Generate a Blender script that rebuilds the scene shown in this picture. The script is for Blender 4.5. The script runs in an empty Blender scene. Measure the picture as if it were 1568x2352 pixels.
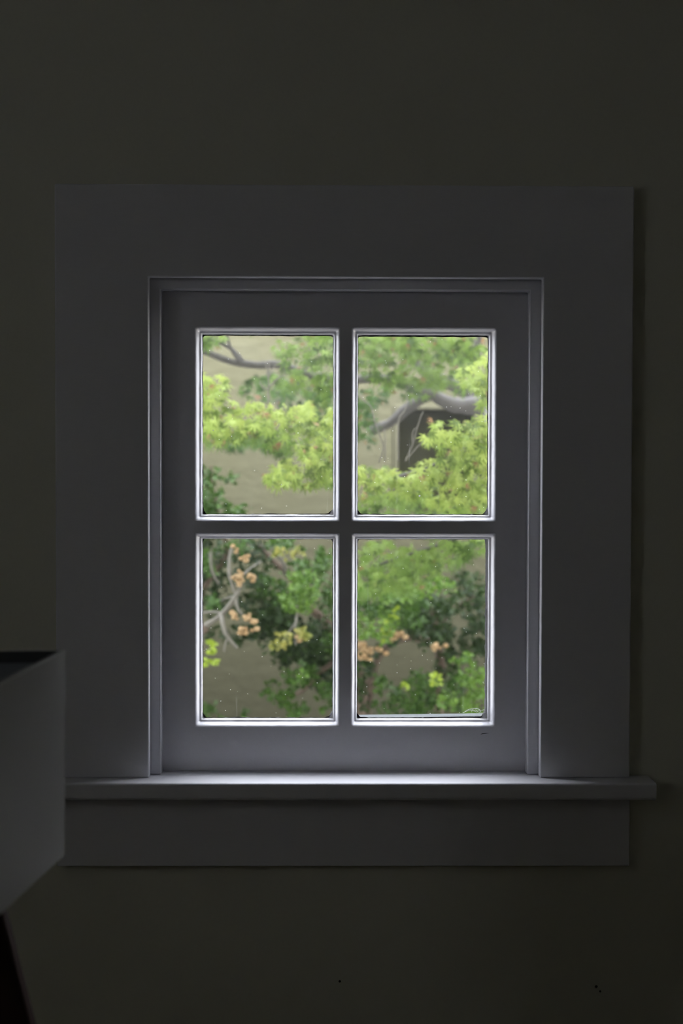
import bpy, bmesh, math, random
import numpy as np
from mathutils import Vector, Matrix, noise

# ------------------------------------------------------------------ camera
SC = bpy.context.scene
COL = SC.collection
CAM = np.array([0.0, -2.12, 1.5])
FPX = 3267.0
YAW, PITCH, ROLL = math.radians(0.584), math.radians(-1.628), math.radians(0.132)
_f = np.array([math.sin(YAW) * math.cos(PITCH), math.cos(YAW) * math.cos(PITCH), math.sin(PITCH)])
_r0 = np.array([math.cos(YAW), -math.sin(YAW), 0.0])
_u0 = np.cross(_r0, _f)
_r = math.cos(ROLL) * _r0 + math.sin(ROLL) * _u0
_u = math.cos(ROLL) * _u0 - math.sin(ROLL) * _r0


def at(px, py, Y):
    """point of the plane y = Y seen at a pixel of the photograph"""
    d = _f + (px - 784) / FPX * _r - (py - 1176) / FPX * _u
    return Vector(CAM + d * ((Y - CAM[1]) / d[1]))


cd = bpy.data.cameras.new('camera')
cam = bpy.data.objects.new('camera', cd)
COL.objects.link(cam)
cam.matrix_world = Matrix(((_r[0], _u[0], -_f[0], CAM[0]), (_r[1], _u[1], -_f[1], CAM[1]),
                           (_r[2], _u[2], -_f[2], CAM[2]), (0, 0, 0, 1)))
cd.sensor_fit = 'VERTICAL'
cd.sensor_height = 36.0
cd.lens = 36.0 * FPX / 2352.0
cd.clip_start = 0.05
cd.dof.use_dof = True
cd.dof.focus_distance = 2.17
cd.dof.aperture_fstop = 3.6
SC.camera = cam

# ------------------------------------------------------------------ light and exposure
SC.view_settings.view_transform = 'Standard'
SC.view_settings.look = 'None'
SC.view_settings.gamma = 1.0
SC.view_settings.use_curve_mapping = False
SC.view_settings.exposure = 0.0
SC.cycles.use_denoising = True
SC.cycles.max_bounces = 10
SC.cycles.diffuse_bounces = 6
SC.cycles.transparent_max_bounces = 16
SC.cycles.caustics_reflective = False
SC.cycles.caustics_refractive = False
SC.cycles.sample_clamp_indirect = 6.0

world = bpy.data.worlds.new('overcast_sky')
SC.world = world
world.use_nodes = True
bg = world.node_tree.nodes['Background']
bg.inputs['Color'].default_value = (0.89, 0.915, 1.0, 1)
_wn, _wl = world.node_tree.nodes, world.node_tree.links      # overcast sky: three times brighter overhead than at the horizon
_tc = _wn.new('ShaderNodeTexCoord')
_sx = _wn.new('ShaderNodeSeparateXYZ')
_wl.new(_tc.outputs['Generated'], _sx.inputs['Vector'])
_mr = _wn.new('ShaderNodeMapRange')
_mr.inputs['From Min'].default_value = 0.0
_mr.inputs['From Max'].default_value = 1.0
_mr.inputs['To Min'].default_value = 4.7
_mr.inputs['To Max'].default_value = 14.0
_wl.new(_sx.outputs['Z'], _mr.inputs['Value'])
_wl.new(_mr.outputs['Result'], bg.inputs['Strength'])

RX0, RX1, RY0, RZ = -2.2, 2.1, -4.4, 2.62                   # inner faces of the room
FILL_WIN = (-2.30, -1.82, 1.91, 2.40)                             # y0, y1, z0, z1 of the unseen window added in the left wall to fill the room
sd = bpy.data.lights.new('veiled_sun', 'SUN')
sd.energy = 240.0
sd.angle = math.radians(18)
sd.color = (1.0, 0.98, 0.94)
sun = bpy.data.objects.new('veiled_sun', sd)
COL.objects.link(sun)
sun.rotation_euler = Vector((-0.10, 0.67, -1.0)).to_track_quat('-Z', 'Y').to_euler()

# ------------------------------------------------------------------ helpers


def tag(o, label=None, cat=None, group=None, kind=None):
    if label:
        o['label'] = label
    if cat:
        o['category'] = cat
    if group:
        o['group'] = group
    if kind:
        o['kind'] = kind
    return o


def empty(name, loc=(0, 0, 0)):
    o = bpy.data.objects.new(name, None)
    COL.objects.link(o)
    o.location = loc
    o.empty_display_size = 0.05
    return o


class MB:
    """collects verts / faces (world space) and links them as one mesh object"""

    def __init__(self):
        self.v, self.f, self.c = [], [], []

    def add(self, vs, fs, col=None):
        b = len(self.v)
        self.v += [tuple(p) for p in vs]
        self.f += [tuple(i + b for i in q) for q in fs]
        if col is not None:
            self.c += [col] * len(vs)

    def box(self, a, b):
        (x0, y0, z0), (x1, y1, z1) = a, b
        self.add([(x0, y0, z0), (x1, y0, z0), (x1, y1, z0), (x0, y1, z0),
                  (x0, y0, z1), (x1, y0, z1), (x1, y1, z1), (x0, y1, z1)],
                 [(0, 3, 2, 1), (4, 5, 6, 7), (0, 1, 5, 4), (1, 2, 6, 5), (2, 3, 7, 6), (3, 0, 4, 7)])

    def tube(self, pts, radii, n=8, wob=0.0, sub=6):
        pts = [Vector(p) for p in pts]
        P, Rr = [], []
        m = len(pts)
        for i in range(m - 1):
            p0, p1, p2, p3 = pts[max(i - 1, 0)], pts[i], pts[i + 1], pts[min(i + 2, m - 1)]
            for k in range(sub):
                t = k / sub
                P.append(0.5 * ((2 * p1) + (p2 - p0) * t + (2 * p0 - 5 * p1 + 4 * p2 - p3) * t * t
                                + (3 * p1 - p0 - 3 * p2 + p3) * t ** 3))
                Rr.append(radii[i] * (1 - t) + radii[i + 1] * t)
        P.append(pts[-1])
        Rr.append(radii[-1])
        vs, fs = [], []
        ref = Vector((0.31, 0.17, 0.93))
        for i, p in enumerate(P):
            d = (P[min(i + 1, len(P) - 1)] - P[max(i - 1, 0)]).normalized()
            a = d.cross(ref)
            if a.length < 1e-4:
                a = d.cross(Vector((1, 0, 0)))
            a.normalize()
            b = d.cross(a)
            for k in range(n):
                an = 2 * math.pi * k / n
                q = a * math.cos(an) + b * math.sin(an)
                rr = Rr[i]
                if wob:
                    rr *= 1 + wob * noise.noise((p + q * Rr[i]) * 30)
                vs.append(p + q * rr)
        L = len(P)
        for i in range(L - 1):
            for k in range(n):
                fs.append((i * n + k, i * n + (k + 1) % n, (i + 1) * n + (k + 1) % n, (i + 1) * n + k))
        fs.append(tuple(range(n))[::-1])
        fs.append(tuple((L - 1) * n + k for k in range(n)))
        self.add(vs, fs)

    def loft(self, loops, close=False):
        n = len(loops[0])
        vs = [p for lp in loops for p in lp]
        fs = []
        L = len(loops)
        for i in range(L if close else L - 1):
            j = (i + 1) % L
            for k in range(n):
                fs.append((i * n + k, i * n + (k + 1) % n, j * n + (k + 1) % n, j * n + k))
        self.add(vs, fs)

    def plate(self, xs, zs, holes, y0, y1):
        """slab in the xz grid between y0 (front) and y1, cells (i, j) in holes left open"""
        nx, nz = len(xs) - 1, len(zs) - 1
        base = len(self.v)
        for y in (y0, y1):
            for z in zs:
                for x in xs:
                    self.v.append((x, y, z))
        W = nx + 1
        off = W * (nz + 1)
        idx = lambda i, j, s: base + s * off + j * W + i
        solid = lambda i, j: 0 <= i < nx and 0 <= j < nz and (i, j) not in holes
        for i in range(nx):
            for j in range(nz):
                if not solid(i, j):
                    continue
                self.f.append((idx(i, j, 0), idx(i + 1, j, 0), idx(i + 1, j + 1, 0), idx(i, j + 1, 0)))
                self.f.append((idx(i, j + 1, 1), idx(i + 1, j + 1, 1), idx(i + 1, j, 1), idx(i, j, 1)))
                if not solid(i - 1, j):
                    self.f.append((idx(i, j, 0), idx(i, j + 1, 0), idx(i, j + 1, 1), idx(i, j, 1)))
                if not solid(i + 1, j):
                    self.f.append((idx(i + 1, j + 1, 0), idx(i + 1, j, 0), idx(i + 1, j, 1), idx(i + 1, j + 1, 1)))
                if not solid(i, j - 1):
                    self.f.append((idx(i + 1, j, 0), idx(i, j, 0), idx(i, j, 1), idx(i + 1, j, 1)))
                if not solid(i, j + 1):
                    self.f.append((idx(i, j + 1, 0), idx(i + 1, j + 1, 0), idx(i + 1, j + 1, 1), idx(i, j + 1, 1)))

    def build(self, name, mat, parent=None, smooth=False, bevel=0.0, seg=2):
        me = bpy.data.meshes.new(name)
        o = Vector((0, 0, 0))
        if parent is not None:
            o = WORLD_LOC[parent.name]
        me.from_pydata([Vector(p) - o for p in self.v], [], self.f)
        bm = bmesh.new()
        bm.from_mesh(me)
        loose = [v for v in bm.verts if not v.link_faces]
        if loose and not self.c:
            bmesh.ops.delete(bm, geom=loose, context='VERTS')
        if not self.c:
            bmesh.ops.recalc_face_normals(bm, faces=bm.faces)
        bm.to_mesh(me)
        bm.free()
        if self.c:
            ca = me.color_attributes.new('leaf_colour', 'FLOAT_COLOR', 'POINT')
            ca.data.foreach_set('color', [x for c in self.c for x in (c[0], c[1], c[2], 1.0)])
        me.materials.append(mat)
        if smooth:
            me.polygons.foreach_set('use_smooth', [True] * len(me.polygons))
        ob = bpy.data.objects.new(name, me)
        COL.objects.link(ob)
        WORLD_LOC[ob.name] = o
        if parent is not None:
            ob.parent = parent
            WORLD_LOC[ob.name] = o
        if bevel:
            m = ob.modifiers.new('bevel', 'BEVEL')
            m.width = bevel
            m.segments = seg
            m.limit_method = 'ANGLE'
            m.angle_limit = math.radians(40)
            m.harden_normals = False
        return ob


WORLD_LOC = {}


def thing(name, loc, label, cat, group=None, kind=None):
    o = empty(name, loc)
    WORLD_LOC[o.name] = Vector(loc)
    return tag(o, label, cat, group, kind)


# ------------------------------------------------------------------ materials


def nodes_of(name):
    m = bpy.data.materials.new(name)
    m.use_nodes = True
    nt = m.node_tree
    return m, nt, nt.nodes, nt.links, nt.nodes['Principled BSDF']


def paint(name, col, rough=0.55, var=0.04, bump=0.0, scale=60.0, spec=0.5, stretch=(1, 1, 1)):
    m, nt, N, L, P = nodes_of(name)
    tc = N.new('ShaderNodeTexCoord')
    mp = N.new('ShaderNodeMapping')
    mp.inputs['Scale'].default_value = stretch
    L.new(tc.outputs['Object'], mp.inputs['Vector'])
    nz = N.new('ShaderNodeTexNoise')
    nz.inputs['Scale'].default_value = scale
    nz.inputs['Detail'].default_value = 5
    L.new(mp.outputs['Vector'], nz.inputs['Vector'])
    mix = N.new('ShaderNodeMix')
    mix.data_type = 'RGBA'
    mix.inputs['A'].default_value = (*[c * (1 - var) for c in col], 1)
    mix.inputs['B'].default_value = (*[min(1, c * (1 + var)) for c in col], 1)
    L.new(nz.outputs['Fac'], mix.inputs['Factor'])
    L.new(mix.outputs['Result'], P.inputs['Base Color'])
    P.inputs['Roughness'].default_value = rough
    P.inputs['Specular IOR Level'].default_value = spec
    if bump:
        b = N.new('ShaderNodeBump')
        b.inputs['Strength'].default_value = bump
        b.inputs['Distance'].default_value = 0.002
        L.new(nz.outputs['Fac'], b.inputs['Height'])
        L.new(b.outputs['Normal'], P.inputs['Normal'])
    return m


def stucco(name):
    m, nt, N, L, P = nodes_of(name)
    tc = N.new('ShaderNodeTexCoord')
    big = N.new('ShaderNodeTexNoise')
    big.inputs['Scale'].default_value = 2.2
    big.inputs['Detail'].default_value = 6
    mp = N.new('ShaderNodeMapping')
    mp.inputs['Scale'].default_value = (1, 1, 2.0)
    L.new(tc.outputs['Object'], mp.inputs['Vector'])
    L.new(mp.outputs['Vector'], big.inputs['Vector'])
    mix = N.new('ShaderNodeMix')
    mix.data_type = 'RGBA'
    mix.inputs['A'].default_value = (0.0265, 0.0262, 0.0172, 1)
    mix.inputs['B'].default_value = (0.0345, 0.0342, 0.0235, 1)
    L.new(big.outputs['Fac'], mix.inputs['Factor'])
    L.new(mix.outputs['Result'], P.inputs['Base Color'])
    P.inputs['Roughness'].default_value = 0.95
    P.inputs['Specular IOR Level'].default_value = 0.05
    fine = N.new('ShaderNodeTexNoise')
    fine.inputs['Scale'].default_value = 14
    fine.inputs['Detail'].default_value = 8
    fine.inputs['Roughness'].default_value = 0.62
    L.new(mp.outputs['Vector'], fine.inputs['Vector'])
    b = N.new('ShaderNodeBump')
    b.inputs['Strength'].default_value = 0.4
    b.inputs['Distance'].default_value = 0.02
    L.new(fine.outputs['Fac'], b.inputs['Height'])
    L.new(b.outputs['Normal'], P.inputs['Normal'])
    return m


def leaf_mat(name, trans=0.4, rough=0.5, spec=0.25):
    m, nt, N, L, P = nodes_of(name)
    a = N.new('ShaderNodeAttribute')
    a.attribute_name = 'leaf_colour'
    L.new(a.outputs['Color'], P.inputs['Base Color'])
    P.inputs['Roughness'].default_value = rough
    P.inputs['Specular IOR Level'].default_value = spec
    t = N.new('ShaderNodeBsdfTranslucent')
    L.new(a.outputs['Color'], t.inputs['Color'])
    mx = N.new('ShaderNodeMixShader')
    mx.inputs['Fac'].default_value = trans
    L.new(P.outputs['BSDF'], mx.inputs[1])
    L.new(t.outputs['BSDF'], mx.inputs[2])
    L.new(mx.outputs['Shader'], N['Material Output'].inputs['Surface'])
    return m


def glass_mat():
    """old thin window glass: clear, a weak reflection, a film of dust with painted haze, smears and specks"""
    m, nt, N, L, P = nodes_of('old_window_glass')
    N.remove(P)
    out = N['Material Output']
    tr = N.new('ShaderNodeBsdfTransparent')
    tr.inputs['Color'].default_value = (0.985, 0.99, 0.985, 1)
    gl = N.new('ShaderNodeBsdfGlossy')
    gl.inputs['Roughness'].default_value = 0.02
    lw = N.new('ShaderNodeLayerWeight')
    pw = N.new('ShaderNodeMath')
    pw.operation = 'POWER'
    pw.inputs[1].default_value = 5.0
    L.new(lw.outputs['Facing'], pw.inputs[0])
    fr = N.new('ShaderNodeMath')
    fr.operation = 'MULTIPLY_ADD'
    fr.inputs[1].default_value = 0.92
    fr.inputs[2].default_value = 0.03
    L.new(pw.outputs['Value'], fr.inputs[0])
    m1 = N.new('ShaderNodeMixShader')
    L.new(fr.outputs['Value'], m1.inputs['Fac'])
    L.new(tr.outputs['BSDF'], m1.inputs[1])
    L.new(gl.outputs['BSDF'], m1.inputs[2])
    tc = N.new('ShaderNodeTexCoord')
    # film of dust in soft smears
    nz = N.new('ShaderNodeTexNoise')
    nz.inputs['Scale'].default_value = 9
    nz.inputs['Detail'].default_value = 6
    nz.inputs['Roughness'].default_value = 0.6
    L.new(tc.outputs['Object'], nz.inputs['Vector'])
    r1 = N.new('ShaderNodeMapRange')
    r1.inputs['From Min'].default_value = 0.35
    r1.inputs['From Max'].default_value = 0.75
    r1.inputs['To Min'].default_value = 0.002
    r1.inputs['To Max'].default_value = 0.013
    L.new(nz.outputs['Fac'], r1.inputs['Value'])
    # specks
    vo = N.new('ShaderNodeTexVoronoi')
    vo.inputs['Scale'].default_value = 75
    L.new(tc.outputs['Object'], vo.inputs['Vector'])
    lt = N.new('ShaderNodeMath')
    lt.operation = 'LESS_THAN'
    lt.inputs[1].default_value = 0.045
    L.new(vo.outputs['Distance'], lt.inputs[0])
    sp = N.new('ShaderNodeMath')
    sp.operation = 'MULTIPLY'
    sp.inputs[1].default_value = 0.25
    L.new(lt.outputs['Value'], sp.inputs[0])
    # fine vertical scratches
    mp = N.new('ShaderNodeMapping')
    mp.inputs['Scale'].default_value = (140, 1, 2.2)
    mp.inputs['Rotation'].default_value = (0, 0.06, 0)
    L.new(tc.outputs['Object'], mp.inputs['Vector'])
    sn = N.new('ShaderNodeTexNoise')
    sn.inputs['Scale'].default_value = 1.6
    sn.inputs['Detail'].default_value = 2
    L.new(mp.outputs['Vector'], sn.inputs['Vector'])
    r2 = N.new('ShaderNodeMapRange')
    r2.inputs['From Min'].default_value = 0.70
    r2.inputs['From Max'].default_value = 0.80
    r2.inputs['To Max'].default_value = 0.035
    L.new(sn.outputs['Fac'], r2.inputs['Value'])
    # milky haze painted in: the film thickens towards the upper panes
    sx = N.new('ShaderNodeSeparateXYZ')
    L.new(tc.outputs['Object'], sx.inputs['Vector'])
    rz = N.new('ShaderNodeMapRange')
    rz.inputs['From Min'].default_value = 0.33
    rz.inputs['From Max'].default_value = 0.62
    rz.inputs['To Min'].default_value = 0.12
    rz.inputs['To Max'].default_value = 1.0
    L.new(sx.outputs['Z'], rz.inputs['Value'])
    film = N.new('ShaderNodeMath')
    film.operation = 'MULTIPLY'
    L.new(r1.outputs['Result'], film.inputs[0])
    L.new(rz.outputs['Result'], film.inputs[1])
    a1 = N.new('ShaderNodeMath')
    a1.operation = 'ADD'
    L.new(film.outputs['Value'], a1.inputs[0])
    L.new(sp.outputs['Value'], a1.inputs[1])
    a2 = N.new('ShaderNodeMath')
    a2.operation = 'ADD'
    a2.use_clamp = True
    L.new(a1.outputs['Value'], a2.inputs[0])
    L.new(r2.outputs['Result'], a2.inputs[1])
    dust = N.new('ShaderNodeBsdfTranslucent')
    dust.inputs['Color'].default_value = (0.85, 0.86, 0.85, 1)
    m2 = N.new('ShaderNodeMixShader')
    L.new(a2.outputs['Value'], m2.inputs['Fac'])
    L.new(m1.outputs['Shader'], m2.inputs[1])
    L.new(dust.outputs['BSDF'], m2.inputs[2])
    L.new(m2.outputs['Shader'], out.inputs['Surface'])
    return m


M_wall = paint('wall_paint', (0.655, 0.65, 0.555), 0.85, 0.03, 0.08, 180)
M_white = paint('white_woodwork_paint', (0.71, 0.708, 0.75), 0.42, 0.025, 0.12, 45, 0.4, (1, 1, 6))
M_sash = paint('white_sash_paint', (0.685, 0.68, 0.72), 0.4, 0.02, 0.25, 70, 0.4, (1, 1, 1))
M_edge = paint('ragged_paint_edge', (0.72, 0.72, 0.70), 0.6, 0.15, 0.3, 300)
_n, _l = M_edge.node_tree.nodes, M_edge.node_tree.links      # thin paint lets daylight through
_t = _n.new('ShaderNodeBsdfTranslucent')
_t.inputs['Color'].default_value = (0.5, 0.5, 0.52, 1)
_m = _n.new('ShaderNodeMixShader')
_m.inputs['Fac'].default_value = 0.25
_l.new(_n['Principled BSDF'].outputs['BSDF'], _m.inputs[1])
_l.new(_t.outputs['BSDF'], _m.inputs[2])
_l.new(_m.outputs['Shader'], _n['Material Output'].inputs['Surface'])
M_putty = paint('weathered_putty', (0.055, 0.064, 0.067), 0.8, 0.35, 0.4, 160)
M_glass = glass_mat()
M_floor = paint('floor_boards', (0.15, 0.13, 0.10), 0.5, 0.25, 0.1, 6, 0.4, (12, 1, 1))
M_ceil = paint('ceiling_paint', (0.7, 0.7, 0.68), 0.9, 0.02)
M_stucco = stucco('stucco_wall')
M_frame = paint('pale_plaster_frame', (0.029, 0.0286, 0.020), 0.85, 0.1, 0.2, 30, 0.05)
M_panel = paint('brown_board', (0.050, 0.052, 0.030), 0.7, 0.2, 0.2, 20, 0.3, (8, 1, 1))
M_soil = paint('pale_gravel', (0.26, 0.25, 0.235), 0.95, 0.3, 0.6, 25)
M_siding = paint('added_eave_siding', (0.55, 0.55, 0.53), 0.8, 0.05)
M_bark = paint('grey_bark', (0.071, 0.067, 0.065), 0.9, 0.35, 0.8, 40, 0.2, (1, 1, 0.5))
M_lichen = paint('pale_lichen_bark', (0.080, 0.075, 0.076), 0.9, 0.3, 0.8, 35, 0.2)
M_brown = paint('brown_bark', (0.084, 0.063, 0.050), 0.9, 0.3, 0.8, 60, 0.2)
M_twig = paint('bare_grey_twig', (0.105, 0.098, 0.087), 0.85, 0.2, 0.5, 60, 0.2)
M_maple = leaf_mat('maple_leaf', 0.42, 0.55, 0.2)
M_shrubleaf = leaf_mat('evergreen_leaf', 0.25, 0.5, 0.2)
M_pod = leaf_mat('dry_seed_pod', 0.25, 0.8, 0.1)
M_shade = paint('grey_linen_shade', (0.50, 0.495, 0.49), 0.95, 0.12, 0.35, 420, 0.1, (1, 1, 3))
M_lining = paint('dark_shade_lining', (0.20, 0.215, 0.235), 0.9, 0.1)
M_leg = paint('dark_brown_wood', (0.030, 0.012, 0.009), 0.5, 0.25, 0.1, 20, 0.3, (6, 6, 1))
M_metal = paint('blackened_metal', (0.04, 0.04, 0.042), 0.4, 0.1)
M_bulb = paint('frosted_bulb', (0.75, 0.75, 0.72), 0.3, 0.0)
M_hole = paint('nail_hole_dark', (0.012, 0.010, 0.008), 0.9, 0.0)
M_web = paint('cobweb_silk', (0.85, 0.86, 0.86), 0.6, 0.0)

# ------------------------------------------------------------------ key dimensions (front of casing at y = 0)
YW = 0.018                      # face of the wall
Y_STOP, Y_SASH = 0.022, 0.045
Y_GLASS = Y_SASH + 0.0232
cx0, cx1 = at(127, 1100, 0).x, at(1451, 1100, 0).x
cz1 = at(790, 424.5, 0).z
ix0, ix1, iz1 = at(341, 1100, 0).x, at(1244, 1100, 0).x, at(784, 637, 0).z
sx0, sx1, sz1 = at(369, 1100, Y_STOP).x, at(1214, 1100, Y_STOP).x, at(784, 666, Y_STOP).z
z_stool = at(784, 1786.5, 0.0).z
z_apb = at(784, 1990, 0).z
Y_NOSE = -0.038

# ------------------------------------------------------------------ the room
wb = MB()
hx0, hx1, hz0, hz1 = cx0 + 0.06, cx1 - 0.06, z_stool - 0.03, cz1 - 0.06
wb.plate([RX0 - 2.5, hx0, hx1, RX1 + 2.5], [-0.45, hz0, hz1, 6.5], {(1, 1)}, YW, 0.12)
wall_back = tag(wb.build('wall_back', M_wall), 'dim greige plaster wall around the four-pane window', 'wall', kind='structure')
for name, a, b in (('wall_front', (RX0, RY0 - 0.12, -0.12), (RX1, RY0, RZ + 0.1)),
                   ('wall_right', (RX1, RY0 - 0.12, -0.12), (RX1 + 0.12, YW + 0.001, RZ + 0.1)),
                   ):
    w = MB()
    w.box(a, b)
    tag(w.build(name, M_wall), {'wall_front': 'greige wall behind the viewer', 'wall_right': 'greige wall on the right side of the room'}[name], 'wall', kind='structure')
w = MB()                                                    # left wall with an added, unseen window for fill light
y0_, y1_, z0_, z1_ = FILL_WIN
w.box((RX0 - 0.12, RY0 - 0.12, -0.12), (RX0, y0_, RZ + 0.1))
w.box((RX0 - 0.12, y1_, -0.12), (RX0, YW + 0.001, RZ + 0.1))
w.box((RX0 - 0.12, y0_, -0.12), (RX0, y1_, z0_))
w.box((RX0 - 0.12, y0_, z1_), (RX0, y1_, RZ + 0.1))
tag(w.build('wall_left', M_wall), 'greige wall on the left side of the room with an added high window', 'wall', kind='structure')
w = MB()                                                    # added unseen overhang, keeps high sky out of the left window
w.box((RX0 - 0.85, RY0 - 0.5, FILL_WIN[3] + 0.04), (RX0 - 0.12, 0.12, FILL_WIN[3] + 0.12))
tag(w.build('sky_block_eave', M_siding), 'added unseen overhang that keeps high sky out of the left window', 'roof', kind='structure')
w = MB()
w.box((RX0, RY0, -0.12), (RX1, YW, 0.0))
tag(w.build('floor', M_floor), 'dark wooden floor of the dim room', 'floor', kind='structure')
w = MB()
w.box((RX0, RY0, RZ), (RX1, YW, RZ + 0.1))
tag(w.build('ceiling', M_ceil), 'pale flat ceiling over the dim room', 'ceiling', kind='structure')
for px, py, rr in ((780, 2254, 0.0019), (1369, 2266, 0.0021), (1378, 2277, 0.0016)):
    c = at(px, py, YW)
    h = MB()
    h.loft([[(c.x + rr * s * math.cos(t), YW - d, c.z + rr * s * math.sin(t)) for t in [k * math.pi / 6 for k in range(12)]]
            for s, d in ((1.0, -0.001), (1.0, 0.0002), (0.6, 0.0006), (0.05, 0.0007))])
    tag(h.build('nail_hole', M_hole, wall_back), 'small dark nail hole')

# ------------------------------------------------------------------ window
win = thing('window_1', ((cx0 + cx1) / 2, 0, z_stool), 'white painted four-pane wooden window with wide flat casing', 'window', kind='structure')


def u_frame(mb, ox0, ox1, oz1, jx0, jx1, jz1, zb, y0, y1):
    """three-sided board frame (left, head, right), open at the bottom"""
    O = [(ox0, zb), (ox0, oz1), (ox1, oz1), (ox1, zb)]
    I = [(jx0, zb), (jx0, jz1), (jx1, jz1), (jx1, zb)]
    vs = [(x, y, z) for y in (y0, y1) for ring in (O, I) for x, z in ring]
    fs = []
    for k in range(3):
        fs += [(k, k + 1, 4 + k + 1, 4 + k), (8 + k, 12 + k, 13 + k, 9 + k), (k, 8 + k, 9 + k, k + 1), (4 + k, 5 + k, 13 + k, 12 + k)]
    fs += [(0, 4, 12, 8), (3, 11, 15, 7)]
    mb.add(vs, fs)


m = MB()
u_frame(m, cx0, cx1, cz1, ix0, ix1, iz1, z_stool, 0.0, YW)
m.build('casing', M_white, win, bevel=0.0022, seg=3)
m = MB()
u_frame(m, ix0 - 0.03, ix1 + 0.03, iz1 + 0.03, sx0, sx1, sz1, z_stool, Y_STOP, Y_SASH + 0.001)
m.build('stop_moulding', M_white, win, bevel=0.0022, seg=3)
m = MB()                                                     # outer jamb box through the wall
jx0, jx1, jz1 = ix0 - 0.012, ix1 + 0.012, iz1 + 0.012
u_frame(m, hx0, hx1, hz1, jx0, jx1, jz1, hz0, YW + 0.001, 0.125)
m.box((hx0, 0.068, hz0 - 0.02), (hx1, 0.16, z_stool - 0.008))
m.build('jamb', M_white, win)
# stool with rounded nose and returns
m = MB()
tx0, tx1 = cx0 - 0.036, at(1505, 1800, -0.03).x
th = 0.0265
prof = [(0.058, z_stool)]
for k in range(6):                                          # small top round, then a fuller round underneath
    t = math.pi / 2 * (1 - k / 5)
    prof.append((Y_NOSE + 0.004 - math.cos(t) * 0.004, z_stool - 0.004 + math.sin(t) * 0.004))
for k in range(7):
    t = math.pi / 2 * k / 6
    prof.append((Y_NOSE + 0.007 - math.cos(t) * 0.007, z_stool - th + 0.007 - math.sin(t) * 0.007))
prof.append((0.058, z_stool - th))
n = len(prof)
vs = [(x, y, z) for x in (tx0, tx1) for y, z in prof]
fs = [(k, (k + 1) % n, n + (k + 1) % n, n + k) for k in range(n)] + [tuple(range(n)), tuple(range(n, 2 * n))]
# notch: the horns stop at the wall, so split the inner part off
m2 = MB()
m2.add(vs, fs)
for v in range(len(m2.v)):
    x, y, z = m2.v[v]
    if y > YW:
        m2.v[v] = (x, YW - 0.0005, z)
m2.box((hx0 + 0.001, YW - 0.001, z_stool - th), (hx1 - 0.001, 0.068, z_stool))
m2.build('stool', M_white, win, bevel=0.0015)
m = MB()
m.box((cx0, 0.0, z_apb), (at(1446, 1900, 0).x, YW, z_stool - th))
m.build('apron', M_white, win, bevel=0.0022, seg=3)

# sash: stiles, rails and glazing bars in one plate, moulding and glass per opening
pxs = [at(p, 1200, Y_SASH).x for p in (447, 780, 806, 1138.5)]
pzs = [at(790, p, Y_SASH).z for p in (1670, 1224.5, 1198, 751)]
gx = [sx0 - 0.012] + pxs + [sx1 + 0.012]
gz = [z_stool + 0.0015] + pzs + [sz1 + 0.012]
m = MB()
m.plate(gx, gz, {(1, 1), (3, 1), (1, 3), (3, 3)}, Y_SASH, Y_SASH + 0.021)
sash = m.build('sash', M_sash, win)


def rrect(x0, z0, x1, z1, r, y, jit=0.0, seed=0.0, ns=26, nc=4, freq=60.0):
    pts = []
    cs = [(x1 - r, z0 + r, -90), (x1 - r, z1 - r, 0), (x0 + r, z1 - r, 90), (x0 + r, z0 + r, 180)]
    for k, (cx, cz, a0) in enumerate(cs):
        for i in range(nc + 1):
            t = math.radians(a0 + 90 * i / nc)
            pts.append((cx + r * math.cos(t), cz + r * math.sin(t)))
        nx, nz, na = cs[(k + 1) % 4]
        t = math.radians(na)
        q = (nx + r * math.cos(t), nz + r * math.sin(t))
        p = pts[-1]
        for i in range(1, ns):
            pts.append((p[0] + (q[0] - p[0]) * i / ns, p[1] + (q[1] - p[1]) * i / ns))
    out = []
    for x, z in pts:
        if jit:
            v = Vector((x * freq, seed * 7.3, z * freq))
            x += jit * noise.noise(v)
            z += jit * noise.noise(v + Vector((31.7, 0, 11.2)))
        out.append((x, y, z))
    return out


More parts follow.
